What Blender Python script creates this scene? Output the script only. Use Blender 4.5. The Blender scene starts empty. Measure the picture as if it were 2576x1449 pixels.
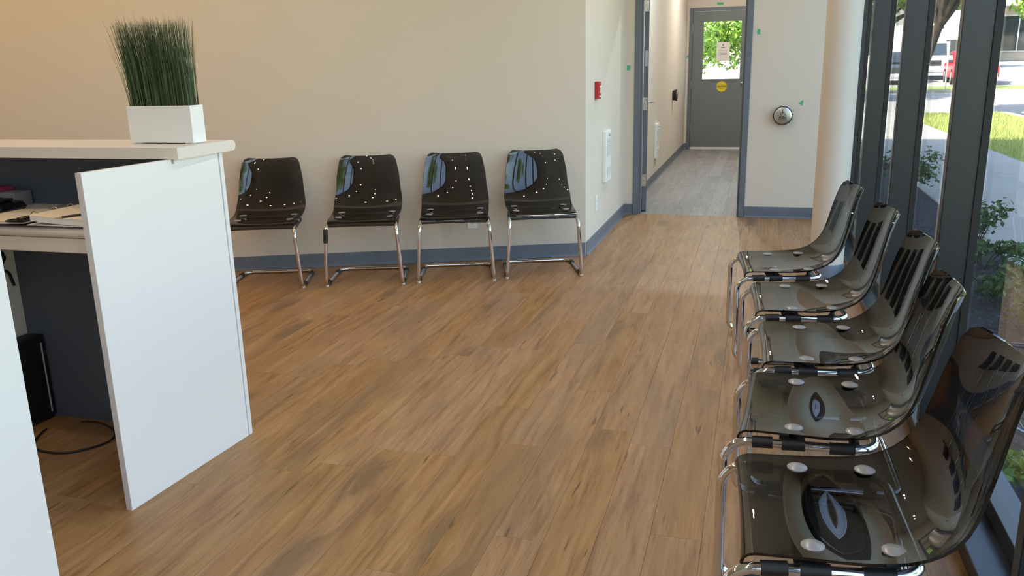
import bpy, bmesh, math, random
from mathutils import Vector, Matrix
random.seed(7)
sc = bpy.context.scene
COL = sc.collection
rad = math.radians

# ------------------------------------------------------------------ camera
def make_camera():
    F = 2100.0
    dn = Vector((1470 - 1288, 8700 - 724.5, F)).normalized()
    gx = 1920 - 1288
    gy = -(gx * dn.x + F * dn.z) / dn.y
    Y = Vector((gx, gy, F)).normalized()
    Z = -dn
    X = Y.cross(Z)
    if X.x < 0:
        X = -X
    cam = bpy.data.cameras.new('camera')
    o = bpy.data.objects.new('camera', cam)
    COL.objects.link(o)
    cam.sensor_width = 36
    cam.sensor_fit = 'HORIZONTAL'
    cam.lens = F / 2576 * 36
    cam.clip_start = 0.05
    cam.clip_end = 600
    m = Matrix(((X.x, -X.y, -X.z, 0), (Y.x, -Y.y, -Y.z, 0), (Z.x, -Z.y, -Z.z, 1.37), (0, 0, 0, 1)))
    o.matrix_world = m
    sc.camera = o
make_camera()

# ------------------------------------------------------------------ sky, sun, exposure
SUN_DIR = Vector((4.6, 3.1, -5.3)).normalized()
w = bpy.data.worlds.new('sky'); sc.world = w; w.use_nodes = True
wn = w.node_tree; wn.nodes.clear()
sky = wn.nodes.new('ShaderNodeTexSky'); sky.sky_type = 'NISHITA'; sky.sun_disc = False
sky.sun_elevation = math.asin(-SUN_DIR.z)
sky.sun_rotation = math.atan2(-SUN_DIR.x, -SUN_DIR.y)
sky.air_density = 1.0; sky.dust_density = 1.5; sky.ozone_density = 1.0
bg = wn.nodes.new('ShaderNodeBackground'); bg.inputs[1].default_value = 1.15
wo = wn.nodes.new('ShaderNodeOutputWorld')
wn.links.new(sky.outputs[0], bg.inputs[0]); wn.links.new(bg.outputs[0], wo.inputs[0])
sl = bpy.data.lights.new('sun', 'SUN'); sl.energy = 24.0; sl.angle = rad(0.6); sl.color = (1, .95, .86)
so = bpy.data.objects.new('sun', sl); COL.objects.link(so)
so.rotation_euler = SUN_DIR.to_track_quat('-Z', 'Y').to_euler(); so.location = (-8, -6, 12)

sc.view_settings.view_transform = 'Standard'
sc.view_settings.look = 'None'
sc.view_settings.gamma = 1
sc.view_settings.use_curve_mapping = False
sc.view_settings.exposure = 0.07
cy = sc.cycles
cy.use_denoising = True
cy.max_bounces = 12; cy.diffuse_bounces = 5; cy.glossy_bounces = 6; cy.transmission_bounces = 8
cy.transparent_max_bounces = 32
cy.caustics_reflective = False; cy.caustics_refractive = False
cy.sample_clamp_indirect = 6.0
cy.use_light_tree = True

POT_W = 11.0      # watts of one ceiling downlight

# ------------------------------------------------------------------ materials
def srgb(r, g, b):
    f = lambda c: (c / 12.92 if c <= .04045 else ((c + .055) / 1.055) ** 2.4)
    return (f(r / 255), f(g / 255), f(b / 255), 1)
MATS = {}
class NT:
    def __init__(s, name):
        s.m = bpy.data.materials.new(name); s.m.use_nodes = True
        s.t = s.m.node_tree; s.t.nodes.clear()
        s.out = s.n('ShaderNodeOutputMaterial')
        MATS[name] = s.m
    def n(s, typ, **kw):
        x = s.t.nodes.new(typ)
        for k, v in kw.items():
            if k.startswith('i_'):
                k2 = k[2:]
                x.inputs[int(k2) if k2.isdigit() else k2.replace('_', ' ')].default_value = v
            else:
                setattr(x, k, v)
        return x
    def l(s, a, b): s.t.links.new(a, b)
    def math(s, op, a, b=None, c=None):
        x = s.n('ShaderNodeMath', operation=op)
        for i, v in enumerate((a, b, c)):
            if v is None: continue
            if isinstance(v, (int, float)): x.inputs[i].default_value = v
            else: s.l(v, x.inputs[i])
        return x.outputs[0]
    def mix(s, fac, a, b, blend='MIX'):
        x = s.n('ShaderNodeMix', data_type='RGBA', blend_type=blend)
        for i, v in ((0, fac), (6, a), (7, b)):
            if isinstance(v, (int, float, tuple)): x.inputs[i].default_value = v
            else: s.l(v, x.inputs[i])
        return x.outputs[2]
    def ramp(s, fac, stops):
        x = s.n('ShaderNodeValToRGB')
        e = x.color_ramp.elements
        while len(e) < len(stops): e.new(.5)
        for el, (p, c) in zip(e, stops): el.position = p; el.color = c
        s.l(fac, x.inputs[0]); return x.outputs[0]

def plain(name, col, rough=.5, metal=0, noise=.06, scale=6, spec=.5, bump=0, bscale=80):
    """paint, plastic or metal: a base colour with faint mottling"""
    t = NT(name)
    p = t.n('ShaderNodeBsdfPrincipled', i_Roughness=rough, i_Metallic=metal)
    p.inputs['Specular IOR Level'].default_value = spec
    tc = t.n('ShaderNodeTexCoord')
    nz = t.n('ShaderNodeTexNoise', i_Scale=scale, i_Detail=4)
    t.l(tc.outputs['Object'], nz.inputs['Vector'])
    a = tuple(c * (1 - noise) for c in col[:3]) + (1,)
    b = tuple(min(1, c * (1 + noise)) for c in col[:3]) + (1,)
    t.l(t.ramp(nz.outputs[0], [(.3, a), (.7, b)]), p.inputs['Base Color'])
    if bump:
        n2 = t.n('ShaderNodeTexNoise', i_Scale=bscale, i_Detail=3)
        t.l(tc.outputs['Object'], n2.inputs['Vector'])
        bp = t.n('ShaderNodeBump', i_Strength=bump, i_Distance=.002)
        t.l(n2.outputs[0], bp.inputs['Height']); t.l(bp.outputs[0], p.inputs['Normal'])
    t.l(p.outputs[0], t.out.inputs[0])
    return t.m

def clear(name, tint, rough=.0, ior=1.56, gl=1.0):
    """thin clear sheet: tinted transmission with a Fresnel reflection on every face"""
    t = NT(name)
    geo = t.n('ShaderNodeNewGeometry')
    iorv = t.math('MULTIPLY_ADD', geo.outputs['Backfacing'], 1 / ior - ior, ior)
    fr = t.n('ShaderNodeFresnel'); t.l(iorv, fr.inputs['IOR'])
    tr = t.n('ShaderNodeBsdfTransparent', i_Color=tint)
    g = t.n('ShaderNodeBsdfGlossy', i_Color=(gl, gl, gl, 1), i_Roughness=rough)
    mx = t.n('ShaderNodeMixShader')
    t.l(fr.outputs[0], mx.inputs[0]); t.l(tr.outputs[0], mx.inputs[1]); t.l(g.outputs[0], mx.inputs[2])
    t.l(mx.outputs[0], t.out.inputs[0])
    return t.m

def emit(name, col, s):
    t = NT(name)
    e = t.n('ShaderNodeEmission', i_Color=col, i_Strength=s)
    t.l(e.outputs[0], t.out.inputs[0]); return t.m

def wood_floor(name, dark, mid, light, knot, tone=.25, sx=1.0):
    t = NT(name)
    geo = t.n('ShaderNodeNewGeometry'); oi = t.n('ShaderNodeObjectInfo')
    at = t.n('ShaderNodeAttribute', attribute_name='rnd')
    rnd = t.math('FRACT', t.math('ADD', oi.outputs['Random'], at.outputs['Fac']))
    sp = t.n('ShaderNodeSeparateXYZ'); t.l(geo.outputs['Position'], sp.inputs[0])
    x, y = sp.outputs[0], sp.outputs[1]
    r1 = t.math('MULTIPLY', rnd, 57.3); r2 = t.math('MULTIPLY', rnd, 23.1)
    def vec(fx, fy):
        c = t.n('ShaderNodeCombineXYZ')
        t.l(t.math('MULTIPLY_ADD', x, fx * sx, r1), c.inputs[0]); t.l(t.math('MULTIPLY_ADD', y, fy, r2), c.inputs[1]); t.l(r2, c.inputs[2])
        return c.outputs[0]
    # knots: sparse cells stretched along the board
    vo = t.n('ShaderNodeTexVoronoi', i_Scale=1.0); t.l(vec(3.6, 1.15), vo.inputs['Vector'])
    d = vo.outputs['Distance']
    kn = t.n('ShaderNodeMapRange', i_1=.02, i_2=.30, i_3=1.0, i_4=0.0, interpolation_type='SMOOTHSTEP'); t.l(d, kn.inputs[0])
    wn_ = t.n('ShaderNodeTexWhiteNoise', noise_dimensions='3D'); t.l(vo.outputs['Position'], wn_.inputs['Vector'])
    on = t.math('GREATER_THAN', wn_.outputs['Value'], .5)
    k = t.math('MULTIPLY', kn.outputs[0], on)
    # long grain, bent round the knots
    g0 = t.n('ShaderNodeTexNoise', i_Scale=1.0, i_Detail=8, i_Roughness=.62, i_Distortion=.7)
    ad = t.n('ShaderNodeVectorMath', operation='ADD'); t.l(vec(34, 2.6), ad.inputs[0])
    ck = t.n('ShaderNodeCombineXYZ'); t.l(t.math('MULTIPLY', k, 2.0), ck.inputs[0]); t.l(ck.outputs[0], ad.inputs[1])
    t.l(ad.outputs[0], g0.inputs['Vector'])
    col = t.ramp(g0.outputs[0], [(.26, dark), (.47, mid), (.72, light)])
    # broad grey clouds
    g1 = t.n('ShaderNodeTexNoise', i_Scale=1.0, i_Detail=3, i_Distortion=.6); t.l(vec(4.0, .8), g1.inputs['Vector'])
    cl = t.n('ShaderNodeMapRange', i_1=.50, i_2=.75, i_3=0.0, i_4=.6); t.l(g1.outputs[0], cl.inputs[0])
    col = t.mix(cl.outputs[0], col, knot)
    # rings in and around knots
    wv = t.n('ShaderNodeTexNoise', i_Scale=1.0, i_Detail=4, i_Distortion=1.6); t.l(vec(55, 9), wv.inputs['Vector'])
    kr = t.math('MULTIPLY', k, t.math('MULTIPLY_ADD', wv.outputs[0], 2.6, -.40))
    col = t.mix(t.math('MINIMUM', t.math('MAXIMUM', kr, 0), .58), col, tuple(c * .62 for c in knot[:3]) + (1,))
    # fine dark pores and short cracks
    g2 = t.n('ShaderNodeTexNoise', i_Scale=1.0, i_Detail=5, i_Roughness=.65); t.l(vec(150, 7), g2.inputs['Vector'])
    po = t.n('ShaderNodeMapRange', i_1=.56, i_2=.78, i_3=0.0, i_4=.6); t.l(g2.outputs[0], po.inputs[0])
    col = t.mix(po.outputs[0], col, tuple(c * .55 for c in dark[:3]) + (1,))
    g3 = t.n('ShaderNodeTexNoise', i_Scale=1.0, i_Detail=2); t.l(vec(46, 4.5), g3.inputs['Vector'])
    cr = t.n('ShaderNodeMapRange', i_1=.68, i_2=.76, i_3=0.0, i_4=.7); t.l(g3.outputs[0], cr.inputs[0])
    col = t.mix(cr.outputs[0], col, tuple(c * .35 for c in dark[:3]) + (1,))
    # each board its own tone
    wn2 = t.n('ShaderNodeTexWhiteNoise', noise_dimensions='1D'); t.l(rnd, wn2.inputs['W'])
    hs = t.n('ShaderNodeHueSaturation'); t.l(t.math('MULTIPLY_ADD', wn2.outputs['Value'], tone, 1 - tone / 2), hs.inputs['Value'])
    t.l(t.math('MULTIPLY_ADD', wn2.outputs['Value'], -.12, 1.05), hs.inputs['Saturation'])
    t.l(col, hs.inputs['Color'])
    p = t.n('ShaderNodeBsdfPrincipled')
    t.l(hs.outputs[0], p.inputs['Base Color'])
    t.l(t.math('MULTIPLY_ADD', g0.outputs[0], .2, .36), p.inputs['Roughness'])
    p.inputs['Specular IOR Level'].default_value = .42
    bp = t.n('ShaderNodeBump', i_Strength=.18, i_Distance=.001); t.l(g2.outputs[0], bp.inputs['Height']); t.l(bp.outputs[0], p.inputs['Normal'])
    t.l(p.outputs[0], t.out.inputs[0])
    return t.m

M = {}
M['wall'] = plain('wall_paint', srgb(213, 204, 192), .75, noise=.012, scale=1.2, bump=.06, bscale=220)
M['ceiling'] = plain('ceiling_paint', srgb(222, 220, 216), .85, noise=.01)
M['base'] = plain('rubber_base', srgb(103, 112, 124), .5, noise=.03)
M['slate'] = plain('slate_paint', srgb(104, 111, 122), .42, noise=.03, scale=9)
M['door'] = plain('door_paint', srgb(112, 119, 121), .42, noise=.03, scale=5)
M['laminate'] = plain('white_laminate', srgb(232, 230, 229), .3, noise=.008, scale=2)
M['edge'] = plain('laminate_edge', srgb(205, 198, 196), .5, noise=.02)
M['navy'] = plain('charcoal_laminate', srgb(80, 89, 103), .5, noise=.03)
M['worktop'] = plain('cream_worktop', srgb(224, 214, 204), .42, noise=.012)
M['black_metal'] = plain('black_anodised', srgb(38, 42, 45), .34, noise=.05, scale=12, spec=.6)
M['sill_metal'] = plain('sill_metal', srgb(52, 58, 66), .28, noise=.05, metal=.4)
M['chrome'] = plain('chrome', (.78, .78, .80, 1), .07, 1, noise=.01)
M['steel'] = plain('brushed_steel', (.62, .61, .58, 1), .3, 1, noise=.05, scale=30)
M['rubber'] = plain('black_rubber', srgb(22, 22, 23), .55, noise=.06)
M['glide'] = plain('glide_plastic', srgb(222, 220, 216), .5, noise=.02)
M['cap'] = plain('seat_cap', srgb(150, 148, 143), .25, 0, noise=.02, spec=.7)
M['smoke'] = clear('smoked_acrylic', (.305, .31, .318, 1))
M['smoke_edge'] = clear('smoked_acrylic_edge', (.10, .095, .09, 1))
M['glass'] = clear('window_glass', (.95, .94, .91, 1), ior=1.5)
M['plank'] = wood_floor('oak_plank', srgb(120, 84, 52), srgb(158, 118, 76), srgb(178, 140, 96), srgb(122, 102, 76), .08)
M['hallplank'] = wood_floor('grey_plank', srgb(116, 110, 104), srgb(142, 138, 133), srgb(160, 157, 153), srgb(124, 122, 119), .2)
M['subfloor'] = plain('subfloor', srgb(70, 52, 38), .8, noise=.05)
M['planter'] = plain('planter_white', srgb(236, 235, 234), .35, noise=.01)
M['soil'] = plain('planter_soil', srgb(40, 44, 32), .9, noise=.2, scale=60)
M['red'] = plain('alarm_red', srgb(186, 40, 48), .35, noise=.03)
M['white_plastic'] = plain('white_plastic', srgb(236, 238, 238), .4, noise=.01)
M['grille'] = plain('grille_grey', srgb(188, 194, 198), .5, noise=.02)
M['tape'] = plain('green_tape', srgb(84, 176, 134), .7, noise=.06, scale=60)
M['print'] = plain('black_print', srgb(30, 30, 30), .6, noise=.02)
M['yellow'] = plain('yellow_sticker', srgb(226, 200, 40), .5, noise=.03)
M['paper'] = plain('paper', srgb(232, 228, 222), .8, noise=.015)
M['manila'] = plain('manila_paper', srgb(222, 202, 172), .8, noise=.03, scale=9)
M['greyfolder'] = plain('grey_folder', srgb(132, 130, 134), .6, noise=.03)
M['pink'] = plain('pink_cover', srgb(150, 50, 84), .5, noise=.04)
M['pencil'] = plain('pencil_paint', srgb(52, 40, 40), .45, noise=.04)
M['woodtip'] = plain('pencil_wood', srgb(206, 172, 128), .7, noise=.05)
M['gloss_black'] = plain('gloss_black', srgb(20, 20, 22), .12, noise=.05, spec=.7)
M['concrete'] = plain('concrete', srgb(158, 157, 152), .85, noise=.07, scale=3, bump=.1)
M['asphalt'] = plain('asphalt', srgb(150, 149, 147), .9, noise=.08, scale=4, bump=.2)
M['lawn'] = plain('lawn', srgb(122, 138, 74), .9, noise=.25, scale=14)
M['gravel'] = plain('dark_gravel', srgb(58, 62, 68), .8, noise=.35, scale=30)
M['earth'] = plain('bed_earth', srgb(44, 46, 48), .95, noise=.2, scale=30)
M['brick'] = plain('beige_brick', srgb(196, 184, 164), .85, noise=.05)
M['render'] = plain('pale_render', srgb(220, 216, 206), .85, noise=.03)
M['roofing'] = plain('grey_roofing', srgb(110, 110, 112), .9, noise=.06)
M['extwall'] = plain('exterior_cladding', srgb(120, 116, 110), .85, noise=.05)
M['carwhite'] = plain('car_white', srgb(236, 236, 234), .25, noise=.01)
M['cardark'] = plain('car_charcoal', srgb(58, 60, 64), .25, noise=.02)
M['carred'] = plain('car_red', srgb(190, 30, 40), .25, noise=.02)
M['cargrey'] = plain('car_silver', srgb(170, 174, 178), .25, noise=.02)
M['carglass'] = plain('car_glass', srgb(50, 60, 66), .06, noise=.02, spec=.9)
M['tyre'] = plain('tyre', srgb(26, 26, 27), .8, noise=.05)
M['bark'] = plain('bark', srgb(54, 46, 40), .95, noise=.2, scale=12, bump=.4, bscale=20)
M['signwhite'] = plain('sign_white', srgb(206, 206, 204), .5, noise=.02)

def leafmat(name, c1, c2, trans=.35):
    t = NT(name)
    oi = t.n('ShaderNodeNewGeometry')
    cr = t.ramp(oi.outputs['Random Per Island'], [(0, c1), (1, c2)])
    d = t.n('ShaderNodeBsdfPrincipled', i_Roughness=.55); t.l(cr, d.inputs['Base Color'])
    tl = t.n('ShaderNodeBsdfTranslucent'); t.l(cr, tl.inputs['Color'])
    mx = t.n('ShaderNodeMixShader', i_Fac=trans)
    t.l(d.outputs[0], mx.inputs[1]); t.l(tl.outputs[0], mx.inputs[2]); t.l(mx.outputs[0], t.out.inputs[0])
    return t.m
M['leaf'] = leafmat('leaf_green', srgb(84, 124, 44), srgb(150, 184, 76))
M['leaf_dark'] = leafmat('leaf_dark', srgb(42, 70, 34), srgb(86, 118, 52), .2)
M['needle'] = leafmat('conifer_needle', srgb(28, 48, 36), srgb(56, 84, 58), .1)
M['blade'] = leafmat('grass_blade', srgb(40, 62, 38), srgb(104, 118, 78), .15)
M['turf'] = leafmat('turf_blade', srgb(128, 142, 74), srgb(184, 190, 112), .25)

# ------------------------------------------------------------------ mesh helpers
def mesh_obj(name, bm, mat, parent=None, smooth=False, loc=None):
    me = bpy.data.meshes.new(name)
    bmesh.ops.recalc_face_normals(bm, faces=bm.faces[:])
    bm.to_mesh(me); bm.free()
    for m in (mat if isinstance(mat, (list, tuple)) else [mat]):
        me.materials.append(M[m] if isinstance(m, str) else m)
    if smooth:
        for p in me.polygons: p.use_smooth = True
        if smooth != 'all':
            me.set_sharp_from_angle(angle=rad(40))
    o = bpy.data.objects.new(name, me); COL.objects.link(o)
    if parent is not None: o.parent = parent
    if loc is not None: o.location = loc
    return o
def raw(name, verts, faces, mat, parent=None, smooth=False):
    me = bpy.data.meshes.new(name)
    me.from_pydata(verts, [], faces); me.update()
    for m in (mat if isinstance(mat, (list, tuple)) else [mat]): me.materials.append(M[m])
    if smooth:
        for p in me.polygons: p.use_smooth = True
    o = bpy.data.objects.new(name, me); COL.objects.link(o)
    if parent is not None: o.parent = parent
    return o
def box(bm, x0, x1, y0, y1, z0, z1, bevel=0, seg=2):
    r = bmesh.ops.create_cube(bm, size=1)
    vs = r['verts']
    for v in vs:
        v.co = Vector(((x0 + x1) / 2 + v.co.x * (x1 - x0), (y0 + y1) / 2 + v.co.y * (y1 - y0), (z0 + z1) / 2 + v.co.z * (z1 - z0)))
    if bevel:
        es = {e for v in vs for e in v.link_edges}
        bmesh.ops.bevel(bm, geom=list(es), offset=bevel, segments=seg, affect='EDGES', profile=.5)
    return vs
def B(*a, **k):
    bm = bmesh.new(); box(bm, *a, **k); return bm
def boxes(lst, bevel=0):
    bm = bmesh.new()
    for a in lst: box(bm, *a, bevel=bevel)
    return bm
def prism(pts, h0, h1, axis='z'):
    """polygon in a plane pulled along an axis"""
    bm = bmesh.new()
    def P(a, b, h):
        return {'z': (a, b, h), 'x': (h, a, b), 'y': (a, h, b)}[axis]
    lo = [bm.verts.new(P(a, b, h0)) for a, b in pts]
    hi = [bm.verts.new(P(a, b, h1)) for a, b in pts]
    bm.faces.new(lo[::-1]); bm.faces.new(hi)
    n = len(pts)
    for i in range(n):
        bm.faces.new((lo[i], lo[(i + 1) % n], hi[(i + 1) % n], hi[i]))
    return bm
def lathe(bm, prof, seg=24, mat=None):
    """profile (r,z) spun round z"""
    rings = []
    for r, z in prof:
        if r < 1e-6: rings.append([bm.verts.new((0, 0, z))])
        else: rings.append([bm.verts.new((r * math.cos(2 * math.pi * i / seg), r * math.sin(2 * math.pi * i / seg), z)) for i in range(seg)])
    for a, b in zip(rings, rings[1:]):
        for i in range(seg):
            j = (i + 1) % seg
            if len(a) == 1 and len(b) == 1: continue
            if len(a) == 1: bm.faces.new((a[0], b[i], b[j]))
            elif len(b) == 1: bm.faces.new((a[i], a[j], b[0]))
            else: bm.faces.new((a[i], a[j], b[j], b[i]))
    return bm
def fillet(pts, radii, closed=False, n=7):
    out = []
    N = len(pts)
    for i, p in enumerate(pts):
        p = Vector(p); r = radii[i]
        if (not closed and i in (0, N - 1)) or r <= 0: out.append(p); continue
        a = (Vector(pts[i - 1]) - p).normalized(); b = (Vector(pts[(i + 1) % N]) - p).normalized()
        ang = a.angle(b)
        d = r / math.tan(ang / 2)
        bis = (a + b).normalized(); c = p + bis * (r / math.sin(ang / 2))
        s = p + a * d - c; e = p + b * d - c
        tot = s.angle(e)
        for k in range(n + 1):
            t = k / n
            v = (s * math.sin((1 - t) * tot) + e * math.sin(t * tot)) / math.sin(tot)
            out.append(c + v)
    return out
def tube(bm, pts, r, sides=10, closed=False, rf=None):
    pts = [Vector(p) for p in pts]
    n = len(pts)
    T = []
    for i in range(n):
        a = pts[i - 1] if (i > 0 or closed) else pts[i]
        b = pts[(i + 1) % n] if (i < n - 1 or closed) else pts[i]
        T.append((b - a).normalized())
    up = Vector((0, 0, 1)) if abs(T[0].z) < .9 else Vector((1, 0, 0))
    N = (up - T[0] * up.dot(T[0])).normalized()
    rings = []
    for i in range(n):
        if i:
            q = T[i - 1].rotation_difference(T[i]); N = (q @ N); N = (N - T[i] * N.dot(T[i])).normalized()
        Bn = T[i].cross(N)
        rr = r if rf is None else r * rf[i]
        rings.append([bm.verts.new(pts[i] + (N * math.cos(2 * math.pi * k / sides) + Bn * math.sin(2 * math.pi * k / sides)) * rr) for k in range(sides)])
    off = 0
    if closed:
        # match the twist at the seam
        best = min(range(sides), key=lambda o: (rings[0][o].co - rings[-1][0].co).length); off = best
    m = n if closed else n - 1
    for i in range(m):
        a = rings[i]; b = rings[(i + 1) % n]; o = off if (closed and i == n - 1) else 0
        for k in range(sides):
            bm.faces.new((a[k], a[(k + 1) % sides], b[(k + 1 + o) % sides], b[(k + o) % sides]))
    if not closed:
        bm.faces.new(rings[0][::-1]); bm.faces.new(rings[-1])
    return bm
def empty(name, loc=(0, 0, 0), rz=0):
    o = bpy.data.objects.new(name, None); COL.objects.link(o)
    o.location = loc; o.rotation_euler = (0, 0, rz); o.empty_display_size = .1
    return o
def tag(o, label, cat, group=None, kind=None):
    o['label'] = label; o['category'] = cat
    if group: o['group'] = group
    if kind: o['kind'] = kind
    return o
def struct(o, label=None, cat=None):
    o['kind'] = 'structure'
    if label: o['label'] = label
    if cat: o['category'] = cat
    return o
def copy_tree(o, parent=None):
    c = o.copy(); COL.objects.link(c); c.parent = parent
    for ch in list(o.children): copy_tree(ch, c)
    return c
def text(name, body, size, mat, parent, loc, rot, depth=.0004, align='CENTER', bold=0):
    cu = bpy.data.curves.new(name, 'FONT'); cu.body = body; cu.size = size
    cu.align_x = align; cu.align_y = 'CENTER'; cu.extrude = depth; cu.offset = bold
    cu.materials.append(M[mat])
    tmp = bpy.data.objects.new(name, cu); COL.objects.link(tmp)
    bpy.context.view_layer.update()
    me = bpy.data.meshes.new_from_object(tmp.evaluated_get(bpy.context.evaluated_depsgraph_get()))
    bpy.data.objects.remove(tmp)
    me.materials.clear(); me.materials.append(M[mat])
    o = bpy.data.objects.new(name, me); COL.objects.link(o)
    o.parent = parent; o.location = loc; o.rotation_euler = rot
    return o

# ------------------------------------------------------------------ room shell
CH = 3.0                                     # ceiling height
WA = rad(21.8)                               # turn of the chair wall against the floor boards
A = Vector((-1.205, 6.014)); wd = Vector((math.cos(WA), math.sin(WA))); wnrm = Vector((math.sin(WA), -math.cos(WA)))
LEN = 7.0
E0 = A - wd * LEN                            # far left end of the chair wall
YD = 7.87                                    # wall with the open door
YE = 14.30                                   # end wall of the hall
XW = .62                                     # inner face of the window frame
XG = .735                                    # glass
XH = -1.205                                  # hall left wall and alarm wall

def wall_seg(name, p0, p1, z0, z1, th, label):
    d = (Vector(p1) - Vector(p0)).normalized(); n = Vector((-d.y, d.x)) * th
    pts = [p0, p1, (p1[0] + n.x, p1[1] + n.y), (p0[0] + n.x, p0[1] + n.y)]
    return struct(mesh_obj(name, prism([tuple(p) for p in pts], z0, z1), 'wall'), label, 'wall')
wall_seg('wall_left', tuple(E0), tuple(A), 0, CH, .12, 'beige painted wall behind the row of four chairs')
wall_seg('wall_side', (XH, A.y), (XH, YE + .15), 0, CH, .12, 'pale wall with red alarm box and heater, running on into the hall')
struct(mesh_obj('wall_far', boxes([(XH, -1.122, YD, YD + .15, 0, CH), (-.100, XG + .1, YD, YD + .15, 0, CH), (-1.122, -.100, YD, YD + .15, 2.19, CH)]), 'wall'),
       'pale wall round the open doorway, with the round push button', 'wall')
struct(mesh_obj('wall_right', B(.38, .50, YD + .15, YE + .15, 0, CH), 'wall'), 'hall wall facing the thermostat side, beyond the doorway', 'wall')
struct(mesh_obj('wall_end', boxes([(XH, -1.165, YE, YE + .15, 0, CH), (-.165, .38, YE, YE + .15, 0, CH), (-1.165, -.165, YE, YE + .15, 2.235, CH)]), 'wall'),
       'end wall of the hall around the grey exit door', 'wall')
struct(mesh_obj('wall_back', B(E0.x - .12, XG + .15, -5.12, -5, 0, CH), 'wall'), 'wall of the room behind the viewer', 'wall')
struct(mesh_obj('wall_west', B(E0.x - .12, E0.x, -5, E0.y + .1, 0, CH), 'wall'), 'wall at the far side of the reception area', 'wall')
# ceiling slab and roof with parapet
struct(mesh_obj('ceiling', B(E0.x - .12, XG + .05, -5.12, YE + .15, CH, CH + .12), 'ceiling'), 'white ceiling over room and hall', 'ceiling')
struct(mesh_obj('roof', B(E0.x - .3, XG + .12, -5.3, YE + .3, CH + .12, 5.3), 'extwall'), 'roof parapet of the building', 'roof')

# baseboards: rubber cove strips
def baseboard(name, p0, p1, label, h=.1, th=.006):
    d = (Vector(p1) - Vector(p0)); L = d.length; d.normalize()
    prof = [(0, 0), (.016, 0), (.012, .004), (th + .001, .014), (th, .02), (th, h - .004), (th - .003, h), (0, h)]
    n = Vector((d.y, -d.x))
    bm = bmesh.new()
    r0 = [bm.verts.new((p0[0] + n.x * a, p0[1] + n.y * a, b + .001)) for a, b in prof]
    r1 = [bm.verts.new((p1[0] + n.x * a, p1[1] + n.y * a, b + .001)) for a, b in prof]
    bm.faces.new(r0); bm.faces.new(r1[::-1])
    for i in range(len(prof)):
        j = (i + 1) % len(prof); bm.faces.new((r0[i], r0[j], r1[j], r1[i]))
    return struct(mesh_obj(name, bm, 'base'), label, 'baseboard')
baseboard('baseboard_left', tuple(E0), (A.x - .003, A.y - .001), 'slate grey rubber baseboard behind the four chairs')
baseboard('baseboard_side', (XH, A.y + .005), (XH, YD), 'slate grey rubber baseboard below the heater')
baseboard('baseboard_hall', (XH, YD + .15), (XH, YE), 'slate grey rubber baseboard along the hall')
baseboard('baseboard_corner', (XH + .01, YD), (-1.124, YD), 'short slate grey baseboard between corner and door frame')
baseboard('baseboard_far', (-.098, YD), (XW, YD), 'slate grey rubber baseboard below the push button')
baseboard('baseboard_end', (XH + .01, YE), (-1.166, YE), 'short slate grey baseboard beside the exit door')

# ------------------------------------------------------------------ floor of planks
floor = struct(mesh_obj('floor', B(E0.x - .1, XG + .05, -5.1, YD + .16, -.06, -.004), 'subfloor'), 'brown wood plank floor of the waiting room', 'floor')
PW, PL = .152, 1.22
plank_me = {}
def plank_mesh(w_, l_, mat, name):
    key = (round(w_, 3), round(l_, 3), mat)
    if key not in plank_me:
        bm = bmesh.new(); g = .0003
        vs = box(bm, g, w_ - g, g, l_ - g, -.0039, 0)
        top = [e for e in bm.edges if all(abs(v.co.z) < 1e-6 for v in e.verts)]
        bmesh.ops.bevel(bm, geom=top, offset=.0005, segments=1, affect='EDGES')
        me = bpy.data.meshes.new(name); bm.to_mesh(me); bm.free(); me.materials.append(M[mat]); plank_me[key] = me
    return plank_me[key]
def lay(floor_o, x0, x1, y0, y1, mat, view, phase=0.0):
    rng = random.Random(3)
    rest_v, rest_f, rest_r = [], [], []
    nobj = 0
    i = 0; x = x0
    while x < x1 - .01:
        w_ = min(PW, x1 - x)
        y = y0 - rng.random() * PL + phase
        while y < y1 - .01:
            a = max(y, y0); b = min(y + PL, y1)
            if b - a > .02:
                l_ = round(b - a, 3)
                if view(x + w_ / 2, a, b) and nobj < 298:
                    o = bpy.data.objects.new('plank', plank_mesh(w_, l_, mat, 'plank')); COL.objects.link(o)
                    o.location = (x, a, 0); o.parent = floor_o; nobj += 1
                else:
                    k = len(rest_v); g = .0003; r = rng.random()
                    for z in (-.0039, 0):
                        rest_v += [(x + g, a + g, z), (x + w_ - g, a + g, z), (x + w_ - g, b - g, z), (x + g, b - g, z)]
                    rest_f += [(k + 4, k + 5, k + 6, k + 7), (k, k + 1, k + 5, k + 4), (k + 1, k + 2, k + 6, k + 5), (k + 2, k + 3, k + 7, k + 6), (k + 3, k, k + 4, k + 7)]
                    rest_r += [r] * 8
            y += PL
        x += w_
    if rest_v:
        o = raw('planks', rest_v, rest_f, mat, floor_o); o['kind'] = 'stuff'
        at = o.data.attributes.new('rnd', 'FLOAT', 'POINT')
        at.data.foreach_set('value', rest_r)
def in_view(x, a, b):
    return b > 1.2 and x > -3.7 + .0 and x > -.62 * b - .9 and x < XW + .15
lay(floor, E0.x, XG, -5, YD + .03, 'plank', in_view)
hall_floor = struct(mesh_obj('floor_hall', B(XH, .38, YD + .16, YE + .15, -.06, -.004), 'subfloor'), 'grey plank floor of the hall beyond the doorway', 'floor')
def hall_view(x, a, b): return x < .1
lay(hall_floor, XH, .38, YD + .03, YE, 'hallplank', hall_view)

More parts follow.
